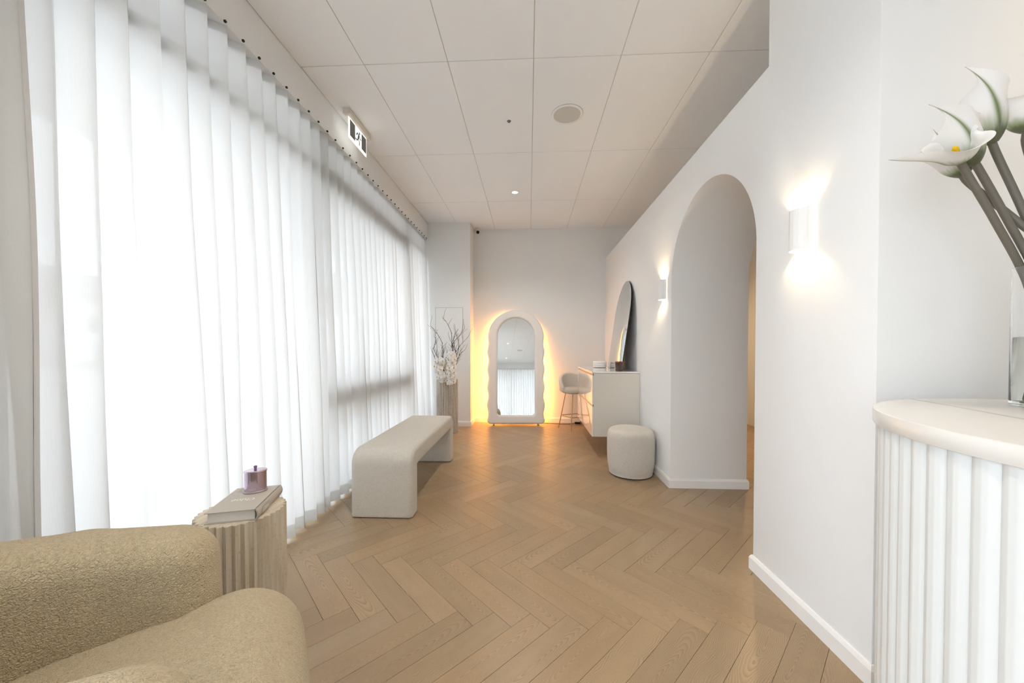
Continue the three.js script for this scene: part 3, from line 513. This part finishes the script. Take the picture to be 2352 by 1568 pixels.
// ---------------------------------------------------------------- floor vase, orchids, twigs
{
  const X = -1.212, Z = -5.31, v = thing('floor_vase', 'tall fluted silver travertine floor vase by the column', 'vase', [X, 0, Z]);
  part('column', flutedColumn(.158, .79, 26, .012, false), M.silverStone, v);
  const petal = (a, w, l, lift) => { const g = new THREE.CircleGeometry(1, 9); g.scale(w, l, 1); g.translate(0, l * .85, 0); const p = g.attributes.position; for (let i = 0; i < p.count; i++) p.setZ(i, lift * (p.getX(i) ** 2 * 18 - p.getY(i) * .12)); g.rotateZ(a); g.computeVertexNormals(); return g; };
  const blossom = join([petal(1.2, .023, .021, 1), petal(-1.2, .023, .021, 1), petal(0, .014, .02, .6).translate(0, 0, -.002), petal(2.35, .014, .02, .6).translate(0, 0, -.002), petal(-2.35, .014, .02, .6).translate(0, 0, -.002)]);
  const lip = new THREE.SphereGeometry(.006, 8, 6).scale(1, 1.2, .8).translate(0, -.003, .006);
  const r = rng(21);
  const spray = (label, pts, n, wide) => {
    const t = thing('orchid_spray', label, 'orchid', [0, 0, 0], 0, 'orchid sprays in the floor vase'), c = new THREE.CatmullRomCurve3(pts);
    part('stem', new THREE.TubeGeometry(c, 30, .004, 6), M.leaf, t);
    for (let i = 0; i < n; i++) {
      const u = .12 + .88 * (i + .5) / n, p = c.getPoint(u), ang = i * 2.39996 + r() * .5, k = wide * (.55 + .45 * r());
      const dir = V(Math.cos(ang) * .9, Math.sin(ang) * .35 + .05, .75 + .25 * Math.sin(ang)).normalize();
      const b = part('blossom', blossom, M.petal, t); b.position.copy(p).addScaledVector(dir, k); b.quaternion.setFromUnitVectors(V(0, 0, 1), dir); b.rotateZ(r() - .5); b.scale.setScalar(1.25 + r() * .35);
      part('lip', lip, M.throat, b);
    }
  };
  spray('left white orchid spray arching over the floor vase rim', [V(X, .74, Z), V(X - .04, 1.0, Z + .05), V(X - .07, 1.06, Z + .11), V(X - .09, .98, Z + .16), V(X - .06, .86, Z + .19), V(X - .01, .8, Z + .19)], 26, .075);
  spray('right white orchid spray hanging lowest beside the column', [V(X, .74, Z), V(X + .05, 1.1, Z + .04), V(X + .08, 1.16, Z + .09), V(X + .1, 1.06, Z + .14), V(X + .1, .9, Z + .17), V(X + .09, .74, Z + .18)], 28, .062);
  // bare twigs
  const twig = (label, a, b, seed) => {
    const q = rng(seed), list = [], grow = (p, d, len, rad, depth) => {
      const pts = [p]; let c = p.clone(), dd = d.clone(); const n = 4; for (let i = 0; i < n; i++) { dd.add(V(q() - .5, q() * .3 - .08, q() - .5).multiplyScalar(.55)).normalize(); c = c.clone().addScaledVector(dd, len / n); pts.push(c); }
      for (let i = 0; i < n; i++) list.push(rod(pts[i], pts[i + 1], rad * (1 - i / n * .5), rad * (1 - (i + 1) / n * .5), 6));
      list.push(new THREE.SphereGeometry(rad * .8, 6, 5).scale(1, 1.8, 1).translate(c.x, c.y, c.z));
      if (depth > 0) for (let i = 1; i <= n; i++) if (q() < .95) grow(pts[i], dd.clone().add(V(q() - .5, q() * .5, q() - .5).multiplyScalar(1.6)).normalize(), len * (.35 + q() * .25), rad * .6, depth - 1);
    };
    grow(V(...a), V(...b).sub(V(...a)).normalize(), V(...b).distanceTo(V(...a)) * .86, .0068, 2);
    solo('twig', join(list), M.twig, label, 'twig', 'bare twigs in the floor vase');
  };
  twig('tallest bare budded twig, reaching above the orchids', [X + .02, .77, Z], [X + .09, 1.6, Z + .02], 4);
  twig('bare forked twig leaning towards the column', [X + .03, .77, Z + .01], [X + .27, 1.33, Z + .03], 9);
  twig('bare twig standing straight up above the left orchids', [X - .02, .77, Z], [X - .06, 1.43, Z + .02], 15);
  twig('bare twig leaning towards the curtain', [X - .03, .77, Z + .01], [X - .13, 1.36, Z + .03], 31);
  twig('bare curved twig rising between the two orchid sprays', [X, .77, Z - .02], [X + .02, 1.38, Z], 57);
  twig('bare twig spreading low towards the mirror', [X + .04, .77, Z + .02], [X + .22, 1.18, Z + .05], 66);
  twig('short bare twig drooping at the curtain side', [X - .04, .77, Z + .02], [X - .17, 1.12, Z + .06], 42);
}
// ---------------------------------------------------------------- bar stool behind the cabinet
{
  const g = thing('bar_stool', 'low backed cream boucle bar stool with thin brass legs', 'stool', [.715, 0, -5.67], .35);
  part('seat', lathe(new THREE.SplineCurve([[0, .548], [.12, .548], [.185, .56], [.2, .59], [.19, .625], [.14, .64], [0, .645]].map((p) => new THREE.Vector2(...p))).getPoints(30).map((p) => [p.x, p.y]), 56), M.cream, g);
  const back = (x, y, z) => { const a = Math.atan2(x, -z), r = Math.hypot(x, z), h = .86 - .2 * Math.pow(Math.abs(a) / 1.7, 2); return Math.max(round2(Math.abs(r - .205 - (y - .6) * .08) - .028 + .025, Math.max(y - h, .575 - y) + .025, .025), (Math.abs(a) - 1.75) * .2); };
  part('backrest', surface(back, [-.28, .55, -.28], [.28, .9, .28], .012), M.cream, g);
  const feet = [[-.215, -.12], [.2, -.16], [-.16, .2], [.17, .2]];
  for (const [x, z] of feet) part('leg', rod(V(x, .001, z), V(x * .55, .56, z * .55), .007), M.brass, g);
  const fr = (t) => feet.map(([x, z]) => V(x * (1 - .45 * t / .56), t, z * (1 - .45 * t / .56))); const [a, b, c, d] = fr(.2);
  part('foot_rail', join([rod(a, b, .006), rod(b, d, .006), rod(d, c, .006), rod(c, a, .006)]), M.brass, g);
}
{
  const g = thing('power_adapter', 'black power adapter and thin cable on the floor by the stool', 'adapter', [.815, .0005, -5.99]);
  part('block', box(-.055, .055, 0, .032, -.022, .022, .006, 2), M.black, g);
  part('cable', tube([V(-.055, .016, 0), V(-.12, .004, .02), V(-.3, .004, .03), V(-.5, .004, -.02), V(-.62, .004, -.03)], .0032, 40, 6), M.black, g);
}
// ---------------------------------------------------------------- small fittings
{
  const p = thing('access_panel', 'flush white square access panel on the column face', 'panel', [-1.272, 1.6, -5.7245]);
  part('panel_door', box(-.218, .218, -.298, .298, 0, .004, .0015, 1), M.wall, p);
  part('shadow_gap', join([box(-.222, .222, .298, .3015, -.0002, .0012), box(-.222, -.2185, -.298, .298, -.0002, .0012), box(.2185, .222, -.298, .298, -.0002, .0012)]), M.groove, p);
  part('lock', lathe([[0, 0], [.008, 0], [.007, .003], [0, .003]], 14).rotateX(Math.PI / 2).translate(-.19, -.06, .004), M.steel, p);
}
{
  const s = thing('security_camera', 'small white security camera with a black lens ball under the ceiling', 'camera', [-.855, CEIL, -6.02]);
  part('mount', lathe([[0, -.012], [.034, -.012], [.038, -.001], [0, -.001]], 24), M.white, s);
  part('arm', rod(V(0, -.01, 0), V(0, -.045, 0), .013), M.white, s);
  part('lens_ball', new THREE.SphereGeometry(.027, 20, 14).translate(.006, -.066, .012), M.black, s, 'black ball');
}
function speaker(x, z, label) {
  const s = thing('ceiling_speaker', label, 'speaker', [x, CEIL, z], 0, 'ceiling speakers');
  part('bezel', lathe([[.112, 0], [.134, -.0005], [.132, -.006], [.114, -.008], [.112, -.004]], 56), M.white, s);
  part('grille', lathe([[0, -.0055], [.113, -.005], [.113, -.001], [0, -.001]], 56), std({ color: 0xd3d0ca, roughness: .8 }), s, 'grey mesh grille');
}
speaker(.325, -3.13, 'round white ceiling speaker with a grey grille'); speaker(.38, 3.55, 'round ceiling speaker behind the viewpoint, seen in the mirror');
solo('ceiling_sensor', lathe([[0, -.012], [.009, -.011], [.013, -.006], [.018, 0], [0, 0]], 20).translate(-.175, CEIL, -3.2), std({ color: 0x77736d }), 'tiny grey sensor beside the ceiling speaker', 'sensor');
function downlight(x, z, label, power, group, col = 0xfff3e6) {
  const d = thing('downlight', label, 'downlight', [x, CEIL, z], 0, group);
  part('trim', lathe([[.036, -.001], [.048, -.001], [.047, -.005], [.038, -.006], [.036, -.003]], 40), M.white, d);
  part('lens', lathe([[0, -.0035], [.036, -.0035], [.036, -.001], [0, -.001]], 32), glow(0xfff3e2, 5), d, 'lit lens');
  const l = new THREE.SpotLight(col, power, 0, 1.15, .8, 2); l.position.set(0, -.012, 0); l.target.position.set(0, -3, 0); l.castShadow = true; l.shadow.radius = 1.8; d.add(l, l.target);
}
downlight(-.178, -4.645, 'round lit downlight in the ceiling towards the glowing mirror', DL);
downlight(-.175, -1.2, 'round lit downlight just out of sight above the herringbone floor', DL);
downlight(-.165, 2.245, 'lit downlight behind the viewpoint, nearer one in the mirror', DL); downlight(-.17, 5.38, 'lit downlight by the back window, farther one in the mirror', DL);
downlight(2.25, -.75, 'warm lit downlight over the reception counter', DL * .4, undefined, 0xffd9a0);
downlight(2.8, -4.7, 'warm lit downlight in the corridor beyond the arch', DL * 1.6, undefined, 0xffd6a6);
// exit sign
{
  const e = thing('exit_sign', 'lit running man exit sign hanging below the ceiling edge', 'sign', [-1.515, 0, -3.16]);
  part('housing', box(-.03, .03, CEIL - .045, CEIL - .0005, -.205, .205, .006, 2), std({ color: 0xe4e0d4, roughness: .5 }), e);
  part('acrylic_blade', box(-.004, .004, 3.03, CEIL - .045, -.165, .165, .002, 1), glow(0xfffdf6, .7), e, 'lit white acrylic edge');
  const c = document.createElement('canvas'); c.width = 512; c.height = 256; const x = c.getContext('2d'); x.fillStyle = '#4a4740'; x.fillRect(0, 0, 512, 256); x.fillStyle = '#ffffff'; x.fillRect(150, 0, 212, 256);
  x.fillStyle = x.strokeStyle = '#34332c'; x.lineCap = x.lineJoin = 'round'; x.beginPath(); x.arc(292, 46, 20, 0, 7); x.fill(); x.lineWidth = 34; x.beginPath(); x.moveTo(272, 86); x.lineTo(250, 150); x.stroke(); x.lineWidth = 18;
  for (const l of [[[272, 80], [222, 78], [196, 118]], [[276, 84], [306, 122], [340, 128]], [[250, 150], [290, 190], [282, 244]], [[248, 152], [218, 196], [160, 200]]]) { x.beginPath(); l.forEach((p, i) => i ? x.lineTo(...p) : x.moveTo(...p)); x.stroke(); }
  const t = new THREE.CanvasTexture(c); t.colorSpace = THREE.SRGBColorSpace;
  const pic = new THREE.PlaneGeometry(.3, .135); pic.rotateY(Math.PI / 2); pic.translate(.0046, 3.122, -.004);
  part('pictogram', pic, std({ color: 0x000000, emissive: 0xffffff, emissiveMap: t, emissiveIntensity: .62, roughness: .4 }), e, 'dark panel with a running figure in a white doorway');
  const l = new THREE.RectAreaLight(0xfffdf2, .35, .3, .13); l.position.set(.02, 3.12, 0); l.rotation.y = -Math.PI / 2; e.add(l); l.lookAt(5, 3.12, -3.16);
}
// wall lights: half cylinder shells open above and below
function sconce(z, label) {
  const y = 1.797, r = .056, h = .185, s = thing('wall_light', label, 'wall light', [WX, y, z], 0, 'plaster wall lights beside the arch');
  const sh = new THREE.Shape(); sh.absarc(0, 0, r, Math.PI / 2, Math.PI * 1.5, false); sh.lineTo(0, -r + .005); sh.absarc(0, 0, r - .005, Math.PI * 1.5, Math.PI / 2, true); sh.closePath();
  const g = new THREE.ExtrudeGeometry(sh, { depth: h, bevelEnabled: false, curveSegments: 28 }); g.rotateX(-Math.PI / 2); g.translate(-.004, -h / 2, 0);
  part('shade', boxUV(toCreasedNormals(g, .5)), M.white, s);
  part('back_plate', box(-.006, 0, -.07, .07, -.022, .022, .002, 1), M.steel, s);
  part('divider', lathe([[0, -.004], [.05, -.004], [.05, .004], [0, .004]], 24).scale(.86, 1, 1).translate(-.004, 0, 0).scale(1, 1, 1), M.white, s);
  for (const k of [-1, 1]) {
    part('lamp', new THREE.SphereGeometry(.009, 14, 10).translate(-.024, k * .05, 0), glow(0xfff0d8, 8), s, 'lit lamp');
    const l = new THREE.PointLight(0xffe2b4, SC, 0, 2); l.position.set(-.024, k * .05, 0); l.castShadow = true; l.shadow.radius = .4; s.add(l);
  }
}
sconce(-1.732, 'white half round wall light nearest the reception counter'); sconce(-3.445, 'white half round wall light between the arch and the ottoman');

// ---------------------------------------------------------------- street outside, faint through the curtain
{
  const gp = new THREE.PlaneGeometry(60, 120, 60, 1); gp.rotateX(-Math.PI / 2); const p = gp.attributes.position; for (let i = 0; i < p.count; i++) { const x = p.getX(i) - 32; p.setX(i, x); p.setY(i, -.06 + .8 * Math.max(0, Math.min(1, (-x - 5) / 10))); p.setZ(i, p.getZ(i) - 10); } gp.computeVertexNormals();
  struct('ground_street', boxUV(gp), M.pavement, 'pale forecourt and street rising away from the shop', 'street');
  struct('ground_back', box(-2.5, 12, -.25, -.06, BACK + .15, 34), M.pavement, 'pavement behind the back window', 'pavement');
  struct('added_shade_back', box(-2.5, 4.5, 3.05, 3.2, BACK + .16, BACK + 4), M.awning, 'added unseen slab that shades the back window from the sky', 'awning');  // unseen slab added to dim the back curtain in the mirror
  struct('awning', box(-4.1, -1.96, 3.19, 3.34, -9, -.5), M.awning, 'flat street awning above the shop windows', 'awning');
  const h = thing('house', 'single storey brick house with a low gable roof across the street', 'house', [-21, .72, -15.5], .35);
  part('wall', box(-4, 4, 0, 2.5, -6, 6), M.brickwork, h);
  const rs = new THREE.Shape(); rs.moveTo(-4.6, 2.45); rs.lineTo(4.6, 2.45); rs.lineTo(0, 4.1); rs.closePath(); const rg = new THREE.ExtrudeGeometry(rs, { depth: 13, bevelEnabled: false }); rg.translate(0, 0, -6.5); part('roof', boxUV(rg), M.roofTile, h);
  for (const z of [-4, 1.2]) { const w = part('window', box(4, 4.06, .9, 2, z, z + 1.6), M.white, h); part('pane', box(4.05, 4.08, 1, 1.9, z + .1, z + 1.5), M.darkGlass, w); }
  part('garage_door', box(4, 4.05, 0, 2.1, 3.2, 5.6), M.white, h);
  const c = thing('parked_van', 'pale van parked across the street', 'van', [-13.2, .6, -12.2], 1.2);
  const cs = new THREE.Shape(); [[-2.2, .3], [2.2, .3], [2.25, .85], [1.5, 1.05], [.95, 1.75], [-2.1, 1.8], [-2.25, 1.0]].forEach(([a, b], i) => i ? cs.lineTo(a, b) : cs.moveTo(a, b)); cs.closePath();
  const cg = new THREE.ExtrudeGeometry(cs, { depth: 1.6, bevelEnabled: true, bevelSize: .06, bevelThickness: .06, bevelSegments: 2 }); cg.translate(0, 0, -.8); part('body', boxUV(cg), M.carPaint, c);
  part('side_glass', join([box(-.2, .85, 1.12, 1.6, .855, .87), box(-1.9, -.4, 1.12, 1.6, .855, .87)]), M.darkGlass, c);
  for (const x of [-1.45, 1.4]) for (const z of [-.75, .75]) part('wheel', new THREE.CylinderGeometry(.33, .33, .22, 24).rotateX(Math.PI / 2).translate(x, .33, z), M.rubber, c);
  const tree = (label, x, z, s, seed) => {
    const t = thing('street_tree', label, 'tree', [x, .68, z], 0, 'trees across the street'), r = rng(seed), bl = [];
    part('trunk', join([rod(V(0, 0, 0), V(.1, 2.2 * s, 0), .16, .1), rod(V(.1, 2.1 * s, 0), V(-.6, 3.2 * s, .3), .08, .04), rod(V(.1, 2.1 * s, 0), V(.7, 3.3 * s, -.3), .08, .04)]), M.bark, t);
    for (let i = 0; i < 26; i++) { const q = new THREE.IcosahedronGeometry(.45 + r() * .4, 1), p = q.attributes.position; for (let k = 0; k < p.count; k++) { const f = 1 + .35 * noise(p.getX(k) * 3 + i, p.getY(k) * 3, p.getZ(k) * 3); p.setXYZ(k, p.getX(k) * f, p.getY(k) * f, p.getZ(k) * f); } q.computeVertexNormals(); bl.push(q.translate((r() - .5) * 3 * s, (2.7 + r() * 1.9) * s, (r() - .5) * 3 * s)); }
    part('crown', join(bl), M.foliage, t);
  };
  tree('leafy tree beside the parked van', -14, -17.5, 1, 3); tree('leafy tree farther down the street', -12, -24, 1.2, 8);
}

renderer.render(scene, camera);
